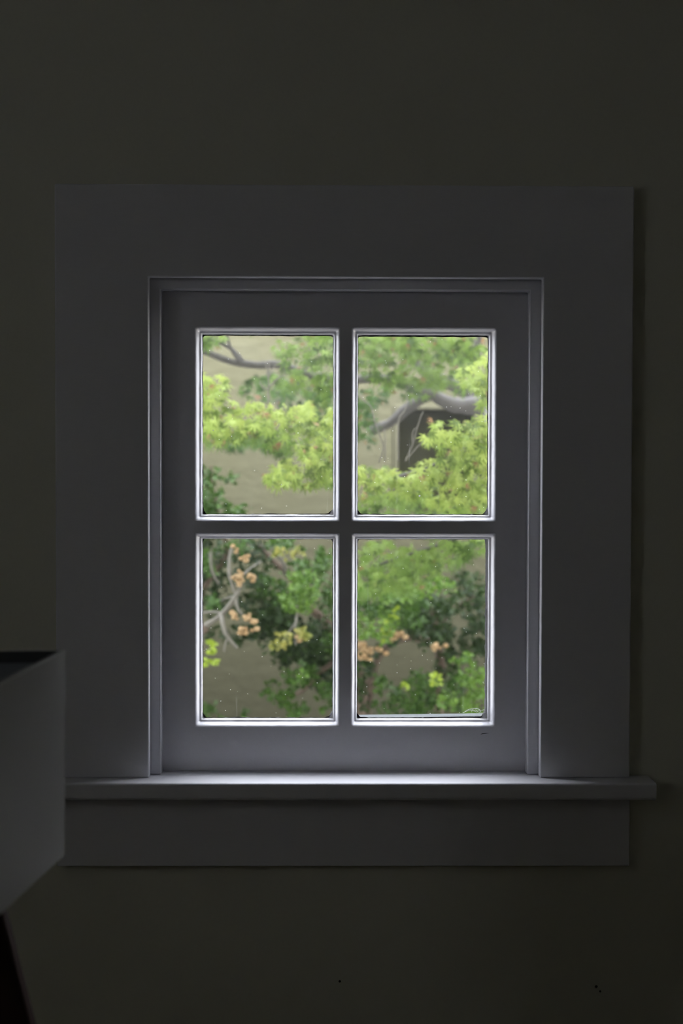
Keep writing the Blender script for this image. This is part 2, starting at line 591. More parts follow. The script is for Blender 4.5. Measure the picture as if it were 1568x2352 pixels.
BEAD = [(-0.0004, 0.0), (0.0012, 0.0006), (0.0030, 0.0034), (0.0048, 0.0078), (0.0064, 0.0136), (0.0082, 0.0142), (0.0098, 0.0226)]
putty_gap = {(0, 1): (0.0006, 0.0010, 0.0008, 0.0016), (1, 1): (0.0008, 0.0012, 0.0012, 0.0024),
             (0, 0): (0.0008, 0.0008, 0.0010, 0.0004), (1, 0): (0.0010, 0.0008, 0.0010, 0.0004)}   # left, bottom, right, top
random.seed(5)
for i in (0, 1):
    for j in (0, 1):
        x0, x1 = pxs[2 * i], pxs[2 * i + 1]
        z0, z1 = pzs[2 * j], pzs[2 * j + 1]
        m = MB()
        m.loft([rrect(x0 + a, z0 + a, x1 - a, z1 - a, 0.0032 if a < 0.005 else 0.0018, Y_SASH + d, 0.00045, i * 3 + j + k * 0.11)
                for k, (a, d) in enumerate(BEAD)])
        m.build('glazing_bead', M_sash, sash, smooth=True)
        m = MB()
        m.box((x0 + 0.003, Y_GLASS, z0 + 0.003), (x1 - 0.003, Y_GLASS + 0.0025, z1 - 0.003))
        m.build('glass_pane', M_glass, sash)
        # paint dragged a little over the edge of the glass
        a = BEAD[-1][0]
        m = MB()
        yo = Y_GLASS - 0.0003
        m.loft([rrect(x0 + a - 0.001, z0 + a - 0.001, x1 - a + 0.001, z1 - a + 0.001, 0.0015, yo, 0, 0, 60),
                rrect(x0 + a + 0.0004, z0 + a + 0.0004, x1 - a - (0.0034 if (i, j) == (1, 0) else 0.0004), z1 - a - 0.0004, 0.0035, yo, 0.0016, 9 + i + 2 * j, 60, 6, 240),
                rrect(x0 + a - 0.001, z0 + a - 0.001, x1 - a + 0.001, z1 - a + 0.001, 0.0015, yo + 0.0002, 0, 0, 60)])
        # flecks of paint and dirt stuck to the pane
        for k in range(10):
            fx, fz = random.uniform(x0 + 0.02, x1 - 0.02), random.uniform(z0 + 0.02, z1 - 0.02)
            rr = random.choice((0.0004, 0.0005, 0.0007, 0.0009))
            if (i, j, k) == (1, 1, 0):
                c = at(963, 1139, Y_GLASS)
                fx, fz, rr = c.x, c.z, 0.0020
            m.add([(fx + rr * random.uniform(.6, 1) * math.cos(t), yo, fz + rr * random.uniform(.6, 1.2) * math.sin(t))
                   for t in [q * math.pi / 4 for q in range(8)]], [tuple(range(8))])
        m.build('paint_edge', M_edge, sash)
        gl, gb, gr, gt = putty_gap[(i, j)]
        b0 = 0.0098
        m = MB()
        oy = Y_GLASS + 0.0028
        inner = (x0 + b0 + gl, z0 + b0 + gb, x1 - b0 - gr, z1 - b0 - gt)
        m.loft([rrect(x0 + 0.001, z0 + 0.001, x1 - 0.001, z1 - 0.001, 0.001, oy),
                rrect(*inner, 0.004, oy, 0.0011, 20 + i + 2 * j, 26, 4, 120),
                rrect(*[inner[0] - 0.002, inner[1] - 0.003, inner[2] + 0.002, inner[3] + 0.002], 0.004, oy + 0.006, 0.001, 30 + i),
                rrect(x0 + 0.001, z0 + 0.001, x1 - 0.001, z1 - 0.001, 0.001, oy + 0.014)])
        if (i, j) == (1, 0):                                # thick lump of putty outside the lower edge
            za, zb_ = z0 + 0.0106, z0 + 0.0132
            xa, xb = x0 + 0.008, x1 - 0.0095
            ya, yb = oy + 0.0005, oy + 0.022
            m.add([(xa, ya, z0), (xb, ya, z0), (xb, yb, z0), (xa, yb, z0), (xa, ya, za - .001), (xb, ya, zb_ - .001), (xb, yb, zb_), (xa, yb, za)],
                  [(0, 3, 2, 1), (4, 5, 6, 7), (0, 1, 5, 4), (1, 2, 6, 5), (2, 3, 7, 6), (3, 0, 4, 7)])
        m.build('putty', M_putty, sash)
m = MB()
gx3 = [gx[0], pxs[0] + .002, pxs[1] - .002, pxs[2] + .002, pxs[3] - .002, gx[5]]
gz3 = [gz[0], pzs[0] + .002, pzs[1] - .002, pzs[2] + .002, pzs[3] - .002, gz[5]]
m.plate(gx3, gz3, {(1, 1), (3, 1), (1, 3), (3, 3)}, Y_SASH + 0.0212, Y_SASH + 0.040)
m.build('outer_rebate', M_sash, sash)
# small chip in the paint of the bottom rail
c = at(1112, 1685, Y_SASH)
m = MB()
m.add([(c.x - .006, Y_SASH - .0003, c.z - .0012), (c.x - .001, Y_SASH - .0003, c.z - .0006), (c.x + .008, Y_SASH - .0003, c.z + .0012),
       (c.x + .002, Y_SASH - .0003, c.z + .0011), (c.x - .004, Y_SASH - .0003, c.z + .0001)], [(0, 1, 2, 3, 4)])
m.build('paint_chip', M_putty, sash)
# cobweb in the corner of the lower right pane
m = MB()
cy = Y_GLASS - 0.003
for pts in ([(1068, 1634), (1078, 1629), (1090, 1628), (1100, 1630), (1104, 1635)], [(1082, 1636), (1086, 1629), (1096, 1627), (1103, 1632), (1100, 1637)],
            [(1062, 1637), (1076, 1632), (1084, 1632), (1096, 1636)], [(1090, 1627), (1099, 1636), (1112, 1638)], [(1080, 1630), (1094, 1633), (1113, 1630)]):
    m.tube([at(x, y, cy) for x, y in pts], [0.00022] * len(pts), 4)
tag(m.build('cobweb', M_web), 'wispy white cobweb in the bottom right corner of the lower right pane', 'cobweb')

# ------------------------------------------------------------------ floor lamp at the left
D = lambda z: CAM[1] + z
Ptr = at(152, 1493, D(1.4981))
e1 = (at(2, 1570, D(1.325)) - Ptr).normalized() * 0.21
e2 = Vector((e1.y, -e1.x, 0)).normalized()
e2 = Vector((e2.x, e2.y, -0.03)).normalized() * 0.21
hv = Vector((-0.0237, 0.0670, -0.9975)).normalized() * 0.2234
ctr = Ptr + (e1 + e2) / 2
hub_xy = (ctr.x, ctr.y)
lamp = thing('floor_lamp', (hub_xy[0], hub_xy[1], 0), 'floor lamp with a square grey fabric shade on dark splayed legs, left of the window', 'lamp')


def shade_ring(inset, depth):
    a, b = e1.normalized() * inset, e2.normalized() * inset
    T = Ptr + a + b
    E1, E2 = e1 - 2 * a, e2 - 2 * b
    # subdivide sides a little so the cloth can bow
    out = []
    cs = [T, T + E1, T + E1 + E2, T + E2]
    for k in range(4):
        p, q = cs[k], cs[(k + 1) % 4]
        for s in range(8):
            t = s / 8
            mid = p.lerp(q, t)
            toward = (ctr - mid).normalized() * (0.0035 * math.sin(math.pi * t) * math.sin(math.pi * min(max(depth, 0), 1)))
            out.append(mid + toward + hv * depth)
    return out


m = MB()
ds = [k / 8 for k in range(9)]
m.loft([shade_ring(0, d) for d in ds] + [shade_ring(0.003, d) for d in ds[::-1]], close=True)
shade = m.build('lamp_shade', M_shade, lamp, bevel=0.001)
m = MB()
m.loft([shade_ring(0.0034, d) for d in [0.012] + ds[1:8] + [0.99]] + [shade_ring(0.0046, d) for d in ([0.012] + ds[1:8] + [0.99])[::-1]], close=True)
m.build('lining', M_lining, shade)
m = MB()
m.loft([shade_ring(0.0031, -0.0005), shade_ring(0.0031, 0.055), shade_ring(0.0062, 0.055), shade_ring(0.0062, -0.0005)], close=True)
m.build('rim_shadow', M_metal, shade)  # dark metal-coloured band standing in for shadow inside the shade's top edge
hub = Vector((hub_xy[0], hub_xy[1], ctr.z - 0.10))
pa, pb = at(2, 2100, D(1.47)), at(67, 2352, D(1.47))
slope = (pb.x - pa.x) / (pa.z - pb.z)
w_leg = 0.056


def leg_dir(az):
    return Vector((math.cos(az), math.sin(az), 0))


def add_leg(top, foot, wdir, w0, w1, t):
    d = (foot - top).normalized()
    nrm = wdir.cross(d).normalized()
    m = MB()
    vs = []
    for p, w in ((top, w0), (foot, w1)):
        for a, b in ((-1, -1), (1, -1), (1, 1), (-1, 1)):
            q = p + wdir * (a * w / 2) + nrm * (b * t / 2)
            vs.append(q)
    zf = 0.0
    for k in range(4, 8):
        vs[k] = Vector((vs[k].x, vs[k].y, zf))
    m.add(vs, [(0, 3, 2, 1), (4, 5, 6, 7), (0, 1, 5, 4), (1, 2, 6, 5), (2, 3, 7, 6), (3, 0, 4, 7)])
    return m.build('leg', M_leg, lamp, bevel=0.004)


# the right-hand leg: its right edge follows the slanting line at the lower left of the picture
edge_top_z = ctr.z - 0.155
xr = pa.x + (pa.z - edge_top_z) * slope
foot_x = pa.x + pa.z * slope
yl = D(1.47)
add_leg(Vector((xr - w_leg / 2, yl + 0.02, edge_top_z)), Vector((foot_x - w_leg / 2, yl, 0)), Vector((1, 0, 0)), w_leg, w_leg, 0.024)
for az in (math.radians(125), math.radians(235)):
    d = leg_dir(az)
    top = Vector((hub.x, hub.y, edge_top_z)) + d * 0.03
    foot = Vector((hub.x, hub.y, 0)) + d * 0.33
    add_leg(top, foot, Vector((-d.y, d.x, 0)), 0.04, 0.04, 0.024)
m = MB()
zc = edge_top_z
m.loft([[(hub.x + r * math.cos(t), hub.y + r * math.sin(t), z) for t in [k * math.pi / 12 for k in range(24)]]
        for r, z in ((0.001, zc - 0.012), (0.062, zc - 0.012), (0.066, zc - 0.008), (0.066, zc + 0.006), (0.062, zc + 0.01), (0.012, zc + 0.012), (0.012, zc + 0.03), (0.001, zc + 0.03))])
m.build('hub', M_leg, lamp, smooth=False)
m = MB()
m.loft([[(hub.x + r * math.cos(t), hub.y + r * math.sin(t), z) for t in [k * math.pi / 10 for k in range(20)]]
        for r, z in ((0.016, zc + 0.028), (0.018, zc + 0.032), (0.018, zc + 0.06), (0.014, zc + 0.064), (0.001, zc + 0.064))])
sock = m.build('socket', M_metal, lamp, smooth=False)
m = MB()
m.loft([[(hub.x + r * math.cos(t), hub.y + r * math.sin(t), zc + 0.062 + z) for t in [k * math.pi / 10 for k in range(20)]]
        for r, z in ((0.012, 0), (0.013, 0.012), (0.022, 0.03), (0.027, 0.045), (0.024, 0.06), (0.014, 0.07), (0.001, 0.073))])
m.build('bulb', M_bulb, lamp, smooth=True)
m = MB()                                                    # spider that carries the shade
for k in range(4):
    c = [Ptr, Ptr + e1, Ptr + e1 + e2, Ptr + e2][k] + hv * 0.80
    c = c + (ctr + hv * 0.80 - c) * 0.04
    m.tube([(hub.x, hub.y, zc + 0.03), c], [0.0016, 0.0016], 6)
m.build('spider', M_metal, lamp)

# ------------------------------------------------------------------ outside: ground, neighbour wall
YN = 3.0
w = MB()
w.box((-7, 0.12, -0.6), (9, 7, -0.42))
tag(w.build('ground', M_soil), 'pale gravel ground between the house and the stucco wall', 'ground', kind='structure')
ox0, ox1 = at(914, 1000, YN).x, at(1085, 1000, YN).x
oz0, oz1 = at(950, 1185, YN).z, at(950, 941, YN).z
m = MB()
m.plate([-1.7, ox0, ox1, 2.2], [-0.42, oz0, oz1, 2.5], {(1, 1)}, YN, YN + 0.3)
nb = tag(m.build('stucco_wall', M_stucco), 'olive grey stucco wall of the neighbouring building behind the trees', 'wall', kind='structure')
m = MB()
m.box((ox0 - 0.01, YN + 0.20, oz0 - 0.01), (ox1 + 0.01, YN + 0.24, oz1 + 0.01))
m.build('recess_panel', M_panel, nb)
m = MB()
t_ = 0.017
m.plate([ox0 - t_, ox0, ox1, ox1 + t_], [oz0 - t_, oz0, oz1, oz1 + t_], {(1, 1)}, YN - 0.018, YN - 0.0002)
m.build('recess_frame', M_frame, nb, bevel=0.004)

# ------------------------------------------------------------------ plants
rng = random.Random(11)


def lerp3(a, b, t):
    return tuple(a[k] + (b[k] - a[k]) * t for k in range(3))


MAPLE_T = [(-118, 0.40), (-72, 0.72), (-36, 0.92), (0, 1.0), (36, 0.92), (72, 0.72), (118, 0.40)]


def maple_leaf(mb, pos, size, tipdir, nrm, col, r):
    y = tipdir.normalized()
    x = y.cross(nrm).normalized()
    z = x.cross(y).normalized()
    out = []
    T = MAPLE_T
    for k, (a, L) in enumerate(T):
        a = math.radians(a + r.uniform(-6, 6))
        L *= r.uniform(0.88, 1.08)
        for da, q in ((-0.14, 0.50), (0.0, 1.0), (0.14, 0.50)):
            out.append((a + da, L * q))
        if k < len(T) - 1:
            an = math.radians((T[k][0] + T[k + 1][0]) / 2)
            out.append((an, 0.22))
    vs = [pos]
    fold = r.uniform(0.1, 0.45)
    for a, L in out:
        lx, ly = math.sin(a) * L, math.cos(a) * L
        lz = -fold * (L * L) * 0.6 + 0.10 * abs(lx)
        vs.append(pos + (x * lx + y * ly + z * lz) * size)
    n = len(out)
    mb.add(vs, [(0, k, k + 1) for k in range(1, n)], col)


def oval_leaf(mb, pos, size, tipdir, nrm, col, r):
    y = tipdir.normalized()
    x = y.cross(nrm)
    if x.length < 1e-4:
        x = y.cross(Vector((0.3, 0.5, 0.8)))
    x.normalize()
    z = x.cross(y).normalized()
    cup = r.uniform(-0.1, 0.3)
    pr = [(0, 0), (0.30, 0.32), (0.44, 0.62), (0.34, 0.90), (0, 1.04), (-0.34, 0.90), (-0.44, 0.62), (-0.30, 0.32)]
    vs = [pos + (x * a + y * b + z * (cup * abs(a) - 0.15 * b * b)) * size for a, b in pr]
    vs.append(pos + (y * 0.6 + z * (-0.06)) * size)
    mb.add(vs, [(8, k, (k + 1) % 8) for k in range(8)], col)


def jit_dir(base, s, r):
    return (base + Vector((r.gauss(0, s), r.gauss(0, s), r.gauss(0, s)))).normalized()


# leaf colours; tier tops are painted paler, as if lit from above
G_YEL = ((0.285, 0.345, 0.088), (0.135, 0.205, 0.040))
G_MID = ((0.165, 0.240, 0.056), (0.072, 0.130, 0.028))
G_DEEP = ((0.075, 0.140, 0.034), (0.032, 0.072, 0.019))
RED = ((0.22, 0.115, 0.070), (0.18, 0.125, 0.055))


def maple_foliage(parent, lobes, Y, dY, pal, dens=1.0, size=0.026, red=0.06):
    mb = MB()
    for (px, py, rx, ry) in lobes:
        n = max(6, int(rx * ry * math.pi / 92 * dens))
        for _ in range(n):
            while True:
                a, b = rng.uniform(-1, 1), rng.uniform(-1, 1)
                if a * a + b * b < 1:
                    break
            yy = Y + rng.uniform(-dY, dY)
            p = at(px + a * rx, py + b * ry, yy)
            tip = Vector((rng.gauss(0, 0.55), -0.45 + rng.gauss(0, 0.4), -0.75 + rng.gauss(0, 0.3)))
            nr = jit_dir(Vector((0, -0.65, 0.75)), 0.45, rng)
            top = 0.5 - 0.5 * b  # painted top light: paler leaves higher in each lobe
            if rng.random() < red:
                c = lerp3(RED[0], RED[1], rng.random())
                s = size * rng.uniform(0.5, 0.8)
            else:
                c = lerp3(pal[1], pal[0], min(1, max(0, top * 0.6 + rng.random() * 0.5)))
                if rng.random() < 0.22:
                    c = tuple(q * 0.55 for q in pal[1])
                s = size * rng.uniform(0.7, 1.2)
            maple_leaf(mb, p, s, tip, nr, c, rng)
    return mb.build('foliage', M_maple, parent)


def branch(parent, pts, r0, r1, mat, name='branch', wob=0.25):
    m = MB()
    n = len(pts)
    m.tube(pts, [r0 + (r1 - r0) * k / (n - 1) for k in range(n)], 9, wob, 7)
    return m.build(name, mat, parent, smooth=True)


# --- the maple
g0 = at(1420, 1200, 1.9)
mp = thing('maple_tree', (g0.x, 1.9, -0.42), 'light green maple tree with red leaf tips spreading across the window view', 'tree')
trunk = branch(mp, [Vector((g0.x, 1.9, -0.44)), Vector((g0.x - .03, 1.92, 0.4)), Vector((g0.x + .02, 1.9, 1.0)), at(1330, 1040, 1.9), at(1210, 960, 1.88)], 0.075, 0.045, M_bark, 'trunk')
branch(mp, [at(1212, 962, 1.88), at(1150, 938, 1.86), at(1110, 930, 1.85), at(1060, 932, 1.84), at(1022, 922, 1.83), at(988, 900, 1.82), at(950, 893, 1.8)], 0.034, 0.012, M_lichen)
branch(mp, [at(1200, 960, 1.9), at(1130, 945, 1.95), at(1080, 905, 1.98), at(1030, 880, 2.0), at(985, 862, 2.0), at(940, 815, 2.0), at(900, 780, 2.0), at(850, 740, 2.0)], 0.026, 0.010, M_bark)
branch(mp, [at(1075, 905, 1.98), at(1090, 850, 1.96), at(1097, 790, 1.95), at(1110, 720, 1.95)], 0.015, 0.008, M_bark)
branch(mp, [at(1085, 880, 2.05), at(1070, 870, 2.1), at(1040, 800, 2.1)], 0.010, 0.006, M_lichen)
branch(mp, [at(990, 905, 1.82), at(945, 930, 1.86), at(920, 950, 1.9), at(890, 975, 1.93), at(850, 990, 1.95)], 0.016, 0.014, M_bark)
branch(mp, [at(955, 893, 1.80), at(880, 870, 1.75), at(800, 872, 1.7), at(740, 868, 1.66), at(690, 856, 1.62), at(640, 838, 1.6), at(580, 838, 1.58), at(530, 830, 1.56), at(470, 808, 1.55), at(400, 780, 1.55)], 0.014, 0.0075, M_bark)
branch(mp, [at(560, 835, 1.57), at(535, 805, 1.56), at(500, 785, 1.55), at(440, 770, 1.54)], 0.006, 0.004, M_bark)
branch(mp, [at(555, 836, 1.57), at(530, 800, 1.50), at(515, 740, 1.5)], 0.005, 0.003, M_bark)
branch(mp, [at(1120, 935, 1.85), at(1110, 980, 1.3), at(1060, 1040, 1.1), at(980, 1075, 1.05), at(900, 1100, 1.1)], 0.010, 0.004, M_bark)
branch(mp, [at(1090, 1010, 1.15), at(1100, 1130, 1.2), at(1050, 1230, 1.35), at(950, 1270, 1.4), at(860, 1300, 1.4)], 0.008, 0.003, M_bark)
# bare pale twigs
for pts, Y in (([(615, 930), (617, 880), (614, 860), (609, 830)], 1.15), ([(616, 868), (625, 850), (637, 832)], 1.15), ([(615, 862), (618, 840), (617, 825)], 1.15), ([(617, 895), (603, 890), (597, 876)], 1.15),
               ([(616, 890), (640, 868), (655, 862)], 1.15),
               ([(870, 1062), (880, 1025), (862, 975), (852, 935), (836, 920), (815, 890)], 1.12), ([(884, 1060), (884, 1010), (882, 985)], 1.12),
               ([(914, 1062), (915, 970), (928, 945), (934, 925), (935, 905)], 1.12),
               ([(930, 1060), (948, 1020), (956, 990), (965, 960), (972, 945)], 1.1), ([(932, 1058), (955, 1030), (975, 1012), (985, 1000)], 1.1), ([(948, 1020), (947, 995), (956, 982)], 1.1),
               ([(640, 940), (636, 930), (638, 922)], 1.1)):
    branch(mp, [at(x, y, Y) for x, y in pts], 0.0019, 0.0009, M_twig, 'bare_twig', 0.1)
# tiers of leaves, nearest and yellowest in front
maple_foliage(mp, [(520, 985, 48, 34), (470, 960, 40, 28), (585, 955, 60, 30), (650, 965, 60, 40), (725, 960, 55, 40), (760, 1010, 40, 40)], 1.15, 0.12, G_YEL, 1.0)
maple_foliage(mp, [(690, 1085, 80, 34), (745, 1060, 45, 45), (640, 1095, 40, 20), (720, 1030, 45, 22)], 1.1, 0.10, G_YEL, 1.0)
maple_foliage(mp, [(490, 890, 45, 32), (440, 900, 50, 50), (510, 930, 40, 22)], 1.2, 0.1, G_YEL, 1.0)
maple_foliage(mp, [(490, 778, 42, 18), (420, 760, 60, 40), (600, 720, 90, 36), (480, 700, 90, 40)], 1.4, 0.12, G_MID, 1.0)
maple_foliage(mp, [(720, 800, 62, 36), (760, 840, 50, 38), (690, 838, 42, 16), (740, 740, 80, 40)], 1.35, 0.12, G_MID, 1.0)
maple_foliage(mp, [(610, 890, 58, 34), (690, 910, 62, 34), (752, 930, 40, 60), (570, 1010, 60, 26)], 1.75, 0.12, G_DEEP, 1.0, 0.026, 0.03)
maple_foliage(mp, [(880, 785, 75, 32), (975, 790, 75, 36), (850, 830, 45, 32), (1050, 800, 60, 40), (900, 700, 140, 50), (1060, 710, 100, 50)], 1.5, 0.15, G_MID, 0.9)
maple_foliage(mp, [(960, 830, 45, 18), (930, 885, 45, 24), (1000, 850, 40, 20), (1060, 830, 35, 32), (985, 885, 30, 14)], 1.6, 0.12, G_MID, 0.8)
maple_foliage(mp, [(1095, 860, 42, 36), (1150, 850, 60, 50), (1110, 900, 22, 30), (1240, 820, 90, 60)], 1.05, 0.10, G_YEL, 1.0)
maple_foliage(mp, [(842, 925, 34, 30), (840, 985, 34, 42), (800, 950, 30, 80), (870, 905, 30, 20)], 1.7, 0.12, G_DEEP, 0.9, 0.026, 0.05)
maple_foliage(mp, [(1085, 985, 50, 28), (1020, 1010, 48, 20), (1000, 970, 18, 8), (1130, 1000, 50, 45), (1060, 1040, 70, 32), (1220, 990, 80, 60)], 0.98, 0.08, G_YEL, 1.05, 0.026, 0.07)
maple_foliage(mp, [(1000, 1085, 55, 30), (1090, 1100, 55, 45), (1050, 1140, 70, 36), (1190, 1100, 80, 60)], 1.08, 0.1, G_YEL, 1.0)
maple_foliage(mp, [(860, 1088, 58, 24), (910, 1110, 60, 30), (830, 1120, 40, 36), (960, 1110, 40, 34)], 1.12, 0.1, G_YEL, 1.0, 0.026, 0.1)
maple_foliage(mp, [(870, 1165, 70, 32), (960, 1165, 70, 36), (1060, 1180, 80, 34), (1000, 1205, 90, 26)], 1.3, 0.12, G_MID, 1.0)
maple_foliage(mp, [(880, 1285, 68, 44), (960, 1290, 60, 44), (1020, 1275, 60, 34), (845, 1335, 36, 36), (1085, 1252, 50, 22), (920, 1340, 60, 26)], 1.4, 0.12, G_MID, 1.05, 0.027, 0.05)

maple_foliage(mp, [(840, 800, 50, 40), (900, 800, 60, 44), (980, 800, 70, 40), (1060, 800, 60, 36), (880, 860, 44, 16)], 1.42, 0.10, G_MID, 0.7)
maple_foliage(mp, [(1000, 868, 60, 18), (930, 870, 50, 22), (960, 905, 30, 10), (1070, 885, 30, 16)], 1.5, 0.06, G_MID, 0.9)
maple_foliage(mp, [(500, 1000, 60, 24), (600, 1000, 60, 28), (660, 1020, 50, 24), (760, 1075, 30, 46)], 1.2, 0.08, G_MID, 1.0)
maple_foliage(mp, [(650, 800, 26, 22), (740, 880, 44, 30), (700, 880, 40, 20), (660, 870, 40, 24)], 1.45, 0.10, G_MID, 0.8)
maple_foliage(mp, [(330, 930, 90, 50), (300, 820, 80, 50), (1330, 900, 90, 70)], 1.3, 0.2, G_MID, 0.5)
# --- evergreen shrubs
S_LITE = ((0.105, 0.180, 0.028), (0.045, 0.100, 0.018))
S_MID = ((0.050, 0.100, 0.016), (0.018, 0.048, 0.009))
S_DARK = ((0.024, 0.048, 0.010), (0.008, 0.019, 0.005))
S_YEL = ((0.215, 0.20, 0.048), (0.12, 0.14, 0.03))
S_LIME = ((0.189, 0.252, 0.025), (0.147, 0.210, 0.021))


def shrub_foliage(parent, lobes, Y, dY, pal, dens=1.0, size=0.0150, name='foliage', tuft=5):
    mb = MB()
    for (px, py, rx, ry) in lobes:
        n = max(2, int(rx * ry * math.pi / 105 * dens))
        for _ in range(n):
            while True:
                a, b = rng.uniform(-1, 1), rng.uniform(-1, 1)
                if a * a + b * b < 1:
                    break
            c0 = at(px + a * rx, py + b * ry, Y + rng.uniform(-dY, dY))
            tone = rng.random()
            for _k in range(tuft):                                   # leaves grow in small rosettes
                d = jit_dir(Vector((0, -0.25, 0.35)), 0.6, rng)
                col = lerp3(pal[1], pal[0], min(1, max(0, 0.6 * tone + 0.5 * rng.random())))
                nr = jit_dir(Vector((0, -0.5, 0.8)), 0.5, rng)
                oval_leaf(mb, c0 + d * 0.005, size * rng.uniform(0.7, 1.15), d, nr, col, rng)
    return mb.build(name, M_shrubleaf, parent)


def pods(parent, px, py, Y, n=5, r=0.009, spread=0.012):
    mb = MB()
    for _ in range(int(n * 1.7)):
        c = at(px, py, Y) + Vector((rng.gauss(0, spread), rng.gauss(0, spread * .6), rng.gauss(0, spread)))
        s = r * rng.uniform(0.55, 1.0)
        col = lerp3((0.36, 0.255, 0.150), (0.30, 0.195, 0.105), rng.random())
        bm = bmesh.new()
        bmesh.ops.create_icosphere(bm, subdivisions=2, radius=1.0)
        vs = []
        ax = rng.uniform(0, 6.28)
        for v in bm.verts:
            q = v.co.normalized()
            k = 1 + 0.22 * math.cos(3 * math.atan2(q.y, q.x) + ax) * (1 - abs(q.z)) + 0.1 * noise.noise(q * 3 + c * 40)
            vs.append(c + Vector((q.x * k, q.y * k, q.z * 0.85 * k)) * s)
        fs = [tuple(v.index for v in f.verts) for f in bm.faces]
        bm.free()
        mb.add(vs, fs, col)
    return tag(mb.build('seed_cluster', M_pod, parent, smooth=True), 'peach coloured dry seed pods')


def shrub(px, Y, label, lobes_sets):
    g = at(px, 1600, Y)
    s = thing('evergreen_shrub', (g.x, Y, -0.42), label, 'shrub', 'small-leaved shrubs against the stucco wall')
    return s, Vector((g.x, Y, -0.44))


s1, b1 = shrub(380, 1.95, 'dark green shrub with peach seed pods and bare grey twigs behind the lower left pane', None)
branch(s1, [b1, b1 + Vector((0.03, 0, 0.6)), at(400, 1560, 1.95), at(440, 1470, 1.9), at(470, 1445, 1.6)], 0.022, 0.011, M_brown, 'stem')
branch(s1, [at(430, 1480, 1.8), at(470, 1440, 1.62), at(508, 1412, 1.58), at(540, 1372, 1.55), at(552, 1345, 1.55), at(556, 1325, 1.56)], 0.0085, 0.004, M_twig)
branch(s1, [at(509, 1410, 1.58), at(511, 1430, 1.55), at(518, 1455, 1.54), at(532, 1475, 1.54), at(545, 1488, 1.54)], 0.0058, 0.0042, M_twig)
branch(s1, [at(522, 1468, 1.54), at(517, 1482, 1.54), at(514, 1497, 1.54)], 0.003, 0.002, M_twig, 'twig')
branch(s1, [at(543, 1368, 1.55), at(528, 1325, 1.56), at(526, 1290, 1.58), at(532, 1255, 1.6)], 0.0045, 0.003, M_twig)
branch(s1, [at(541, 1372, 1.55), at(545, 1395, 1.54), at(556, 1412, 1.54)], 0.004, 0.0028, M_twig, 'twig')
branch(s1, [at(510, 1408, 1.58), at(485, 1405, 1.6), at(462, 1408, 1.62)], 0.003, 0.002, M_twig, 'twig')
branch(s1, [at(540, 1370, 1.55), at(524, 1372, 1.58), at(508, 1380, 1.6)], 0.002, 0.0015, M_twig, 'twig')
branch(s1, [at(483, 1270, 1.7), at(487, 1310, 1.7), at(502, 1342, 1.72)], 0.004, 0.003, M_twig, 'twig')
branch(s1, [at(560, 1320, 1.56), at(575, 1305, 1.6), at(600, 1290, 1.66)], 0.003, 0.002, M_twig, 'twig')
branch(s1, [at(440, 1470, 1.9), at(470, 1350, 1.95), at(520, 1270, 1.95), at(500, 1180, 1.95), at(486, 1110, 1.95), at(484, 1070, 1.95)], 0.010, 0.004, M_brown)
shrub_foliage(s1, [(487, 1085, 14, 22), (520, 1095, 28, 12), (478, 1108, 26, 10), (440, 1110, 50, 40)], 1.95, 0.06, S_MID, 0.8)
shrub_foliage(s1, [(488, 1155, 28, 26), (545, 1173, 30, 9), (510, 1135, 14, 10), (500, 1185, 60, 20), (440, 1190, 50, 60)], 1.9, 0.08, S_MID, 0.9)
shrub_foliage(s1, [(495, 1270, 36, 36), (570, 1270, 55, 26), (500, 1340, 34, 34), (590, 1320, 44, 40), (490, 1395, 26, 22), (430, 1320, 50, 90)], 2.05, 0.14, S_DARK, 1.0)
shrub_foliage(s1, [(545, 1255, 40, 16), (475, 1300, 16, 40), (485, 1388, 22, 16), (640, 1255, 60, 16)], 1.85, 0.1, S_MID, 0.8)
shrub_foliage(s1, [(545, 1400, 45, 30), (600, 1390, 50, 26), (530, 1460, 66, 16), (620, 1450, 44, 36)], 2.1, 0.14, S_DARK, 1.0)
shrub_foliage(s1, [(350, 1300, 80, 90), (330, 1450, 90, 80), (390, 1560, 50, 70)], 2.0, 0.2, S_MID, 0.45)
shrub_foliage(s1, [(482, 1630, 22, 14), (560, 1642, 12, 10), (470, 1660, 50, 20)], 2.1, 0.06, S_MID, 0.9)
for lob in ([(476, 1486, 14, 10)], [(478, 1530, 16, 9)]):
    shrub_foliage(s1, lob, 1.6, 0.03, S_LIME, 0.9, 0.016, 'lime_leaf_sprig')
for x, y, k in ((550, 1322, 4), (549, 1338, 4), (577, 1317, 3), (540, 1264, 2), (568, 1281, 3), (538, 1422, 3), (567, 1416, 5), (583, 1428, 4), (557, 1446, 4)):
    pods(s1, x, y, 1.55, k, 0.008, 0.007)

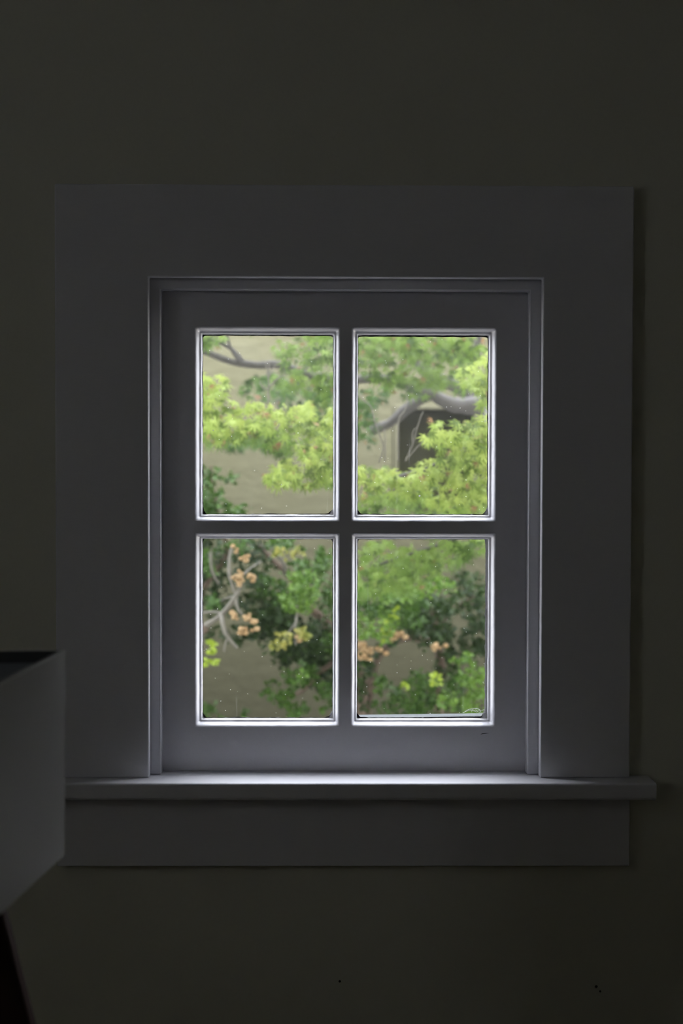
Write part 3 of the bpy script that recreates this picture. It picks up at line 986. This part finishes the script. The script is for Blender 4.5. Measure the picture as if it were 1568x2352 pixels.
s2, b2 = shrub(790, 2.05, 'mid green shrub with brown stem and yellow leaf sprigs, right half of lower left pane', None)
branch(s2, [b2, b2 + Vector((0.02, 0, 0.5)), at(830, 1640, 2.05), at(800, 1500, 2.0), at(762, 1445, 1.95), at(735, 1415, 1.95), at(708, 1390, 1.95), at(670, 1330, 1.98), at(630, 1290, 2.0), at(590, 1250, 2.0)], 0.024, 0.006, M_brown, 'stem')
branch(s2, [at(655, 1320, 1.95), at(650, 1295, 1.92), at(625, 1260, 1.9)], 0.006, 0.004, M_twig)
branch(s2, [at(683, 1390, 1.7), at(680, 1425, 1.66), at(677, 1445, 1.65), at(679, 1482, 1.65)], 0.004, 0.002, M_twig, 'twig')
branch(s2, [at(678, 1432, 1.66), at(665, 1450, 1.65), at(652, 1468, 1.64)], 0.003, 0.002, M_twig, 'twig')
branch(s2, [at(800, 1500, 2.0), at(740, 1540, 2.05), at(690, 1590, 2.1), at(650, 1600, 2.1)], 0.010, 0.004, M_brown)
shrub_foliage(s2, [(700, 1310, 50, 26), (745, 1310, 30, 50), (755, 1400, 30, 50), (650, 1370, 60, 26), (620, 1350, 36, 26)], 2.05, 0.14, S_MID, 0.95)
shrub_foliage(s2, [(710, 1350, 34, 32), (680, 1372, 34, 26), (700, 1395, 24, 18), (692, 1330, 26, 12)], 1.75, 0.08, S_LITE, 0.95)
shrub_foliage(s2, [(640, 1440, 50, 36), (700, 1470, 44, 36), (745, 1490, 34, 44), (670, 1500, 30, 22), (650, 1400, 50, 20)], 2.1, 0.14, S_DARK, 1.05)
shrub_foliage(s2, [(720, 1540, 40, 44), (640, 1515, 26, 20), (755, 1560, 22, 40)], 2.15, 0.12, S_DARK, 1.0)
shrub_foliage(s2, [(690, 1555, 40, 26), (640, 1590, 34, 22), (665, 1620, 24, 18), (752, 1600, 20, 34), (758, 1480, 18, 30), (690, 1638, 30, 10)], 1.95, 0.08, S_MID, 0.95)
shrub_foliage(s2, [(686, 1556, 12, 9)], 1.85, 0.02, S_LITE, 1.2)
for lob in ([(695, 1458, 14, 8), (686, 1452, 10, 8)], [(650, 1462, 16, 10), (662, 1470, 10, 10)], [(642, 1482, 10, 9), (628, 1488, 12, 8)], [(695, 1470, 12, 5)],
            [(655, 1272, 10, 8), (676, 1275, 14, 9), (637, 1274, 6, 6)]):
    tag(shrub_foliage(s2, lob, 1.65, 0.03, S_YEL, 1.0, 0.0155, 'yellow_leaf_sprig', 4), 'yellow leaves')
shrub_foliage(s2, [(630, 1420, 50, 30), (690, 1490, 40, 30), (640, 1480, 40, 20), (735, 1460, 30, 40)], 1.95, 0.08, S_DARK, 0.9)
pods(s2, 687, 1467, 1.64, 2, 0.008, 0.005)

s3, b3 = shrub(1010, 2.2, 'dark green shrub with an arching brown branch behind the lower right pane', None)
branch(s3, [b3, b3 + Vector((-0.01, 0, 0.6)), at(1005, 1620, 2.2), at(1012, 1540, 2.2), at(1003, 1470, 2.2), at(998, 1420, 2.2), at(985, 1370, 2.2)], 0.020, 0.010, M_brown, 'stem')
branch(s3, [at(845, 1640, 1.95), at(855, 1560, 1.95), at(868, 1515, 1.95), at(890, 1485, 1.95), at(930, 1465, 1.97), at(975, 1470, 2.05), at(1004, 1490, 2.2)], 0.009, 0.011, M_brown)
branch(s3, [at(826, 1660, 1.9), at(832, 1610, 1.92), at(858, 1545, 1.95)], 0.016, 0.010, M_brown)
branch(s3, [at(1000, 1450, 2.2), at(1040, 1400, 2.2), at(1090, 1370, 2.2)], 0.008, 0.004, M_brown)
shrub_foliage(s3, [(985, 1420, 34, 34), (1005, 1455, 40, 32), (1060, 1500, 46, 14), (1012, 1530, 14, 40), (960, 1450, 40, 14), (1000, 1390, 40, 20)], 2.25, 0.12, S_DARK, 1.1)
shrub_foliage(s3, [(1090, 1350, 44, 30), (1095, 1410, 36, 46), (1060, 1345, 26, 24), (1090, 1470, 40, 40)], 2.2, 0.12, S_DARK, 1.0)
shrub_foliage(s3, [(850, 1390, 40, 26), (900, 1395, 44, 26), (940, 1380, 50, 26), (940, 1425, 40, 26)], 1.85, 0.12, S_MID, 1.0)
shrub_foliage(s3, [(840, 1440, 24, 26), (880, 1455, 26, 20), (895, 1420, 26, 18)], 1.75, 0.1, S_LITE, 0.9)
shrub_foliage(s3, [(1060, 1520, 24, 14), (1085, 1555, 34, 24), (1095, 1600, 30, 34), (1040, 1610, 40, 18), (1090, 1640, 40, 14)], 1.9, 0.1, S_LITE, 0.95)
shrub_foliage(s3, [(830, 1545, 20, 36), (870, 1575, 34, 14), (960, 1565, 26, 22), (990, 1585, 34, 26), (930, 1610, 40, 26), (900, 1630, 70, 14), (1000, 1630, 60, 14), (1050, 1575, 30, 26)], 2.0, 0.12, S_MID, 1.0)
shrub_foliage(s3, [(1210, 1400, 80, 90), (1230, 1560, 90, 80)], 2.1, 0.2, S_MID, 0.45)
shrub_foliage(s3, [(1100, 1500, 36, 30), (1040, 1545, 30, 20), (985, 1610, 40, 20)], 2.2, 0.08, S_DARK, 0.9)
shrub_foliage(s3, [(860, 1500, 30, 16), (900, 1470, 34, 12), (950, 1460, 30, 12), (835, 1600, 16, 30), (980, 1480, 24, 14), (845, 1530, 20, 20)], 1.9, 0.05, S_DARK, 0.9)
shrub_foliage(s3, [(960, 1400, 60, 34), (1000, 1440, 40, 40), (1040, 1390, 26, 24)], 2.0, 0.08, S_DARK, 0.9)
shrub_foliage(s3, [(850, 1365, 40, 20), (930, 1365, 70, 20), (1010, 1350, 40, 16)], 1.7, 0.08, S_LITE, 0.8)
for lob in ([(925, 1580, 8, 9)], [(1005, 1560, 11, 9)], [(906, 1408, 5, 6)], [(886, 1452, 8, 14)]):
    tag(shrub_foliage(s3, lob, 1.7, 0.03, S_LIME, 1.6, 0.0155, 'lime_leaf_sprig', 4), 'bright lime leaves')
for x, y, k in ((828, 1482, 5), (838, 1495, 6), (832, 1508, 5), (850, 1490, 4), (918, 1458, 5), (912, 1464, 3), (1001, 1487, 5), (878, 1496, 2)):
    pods(s3, x, y, 1.8, k, 0.009, 0.008)
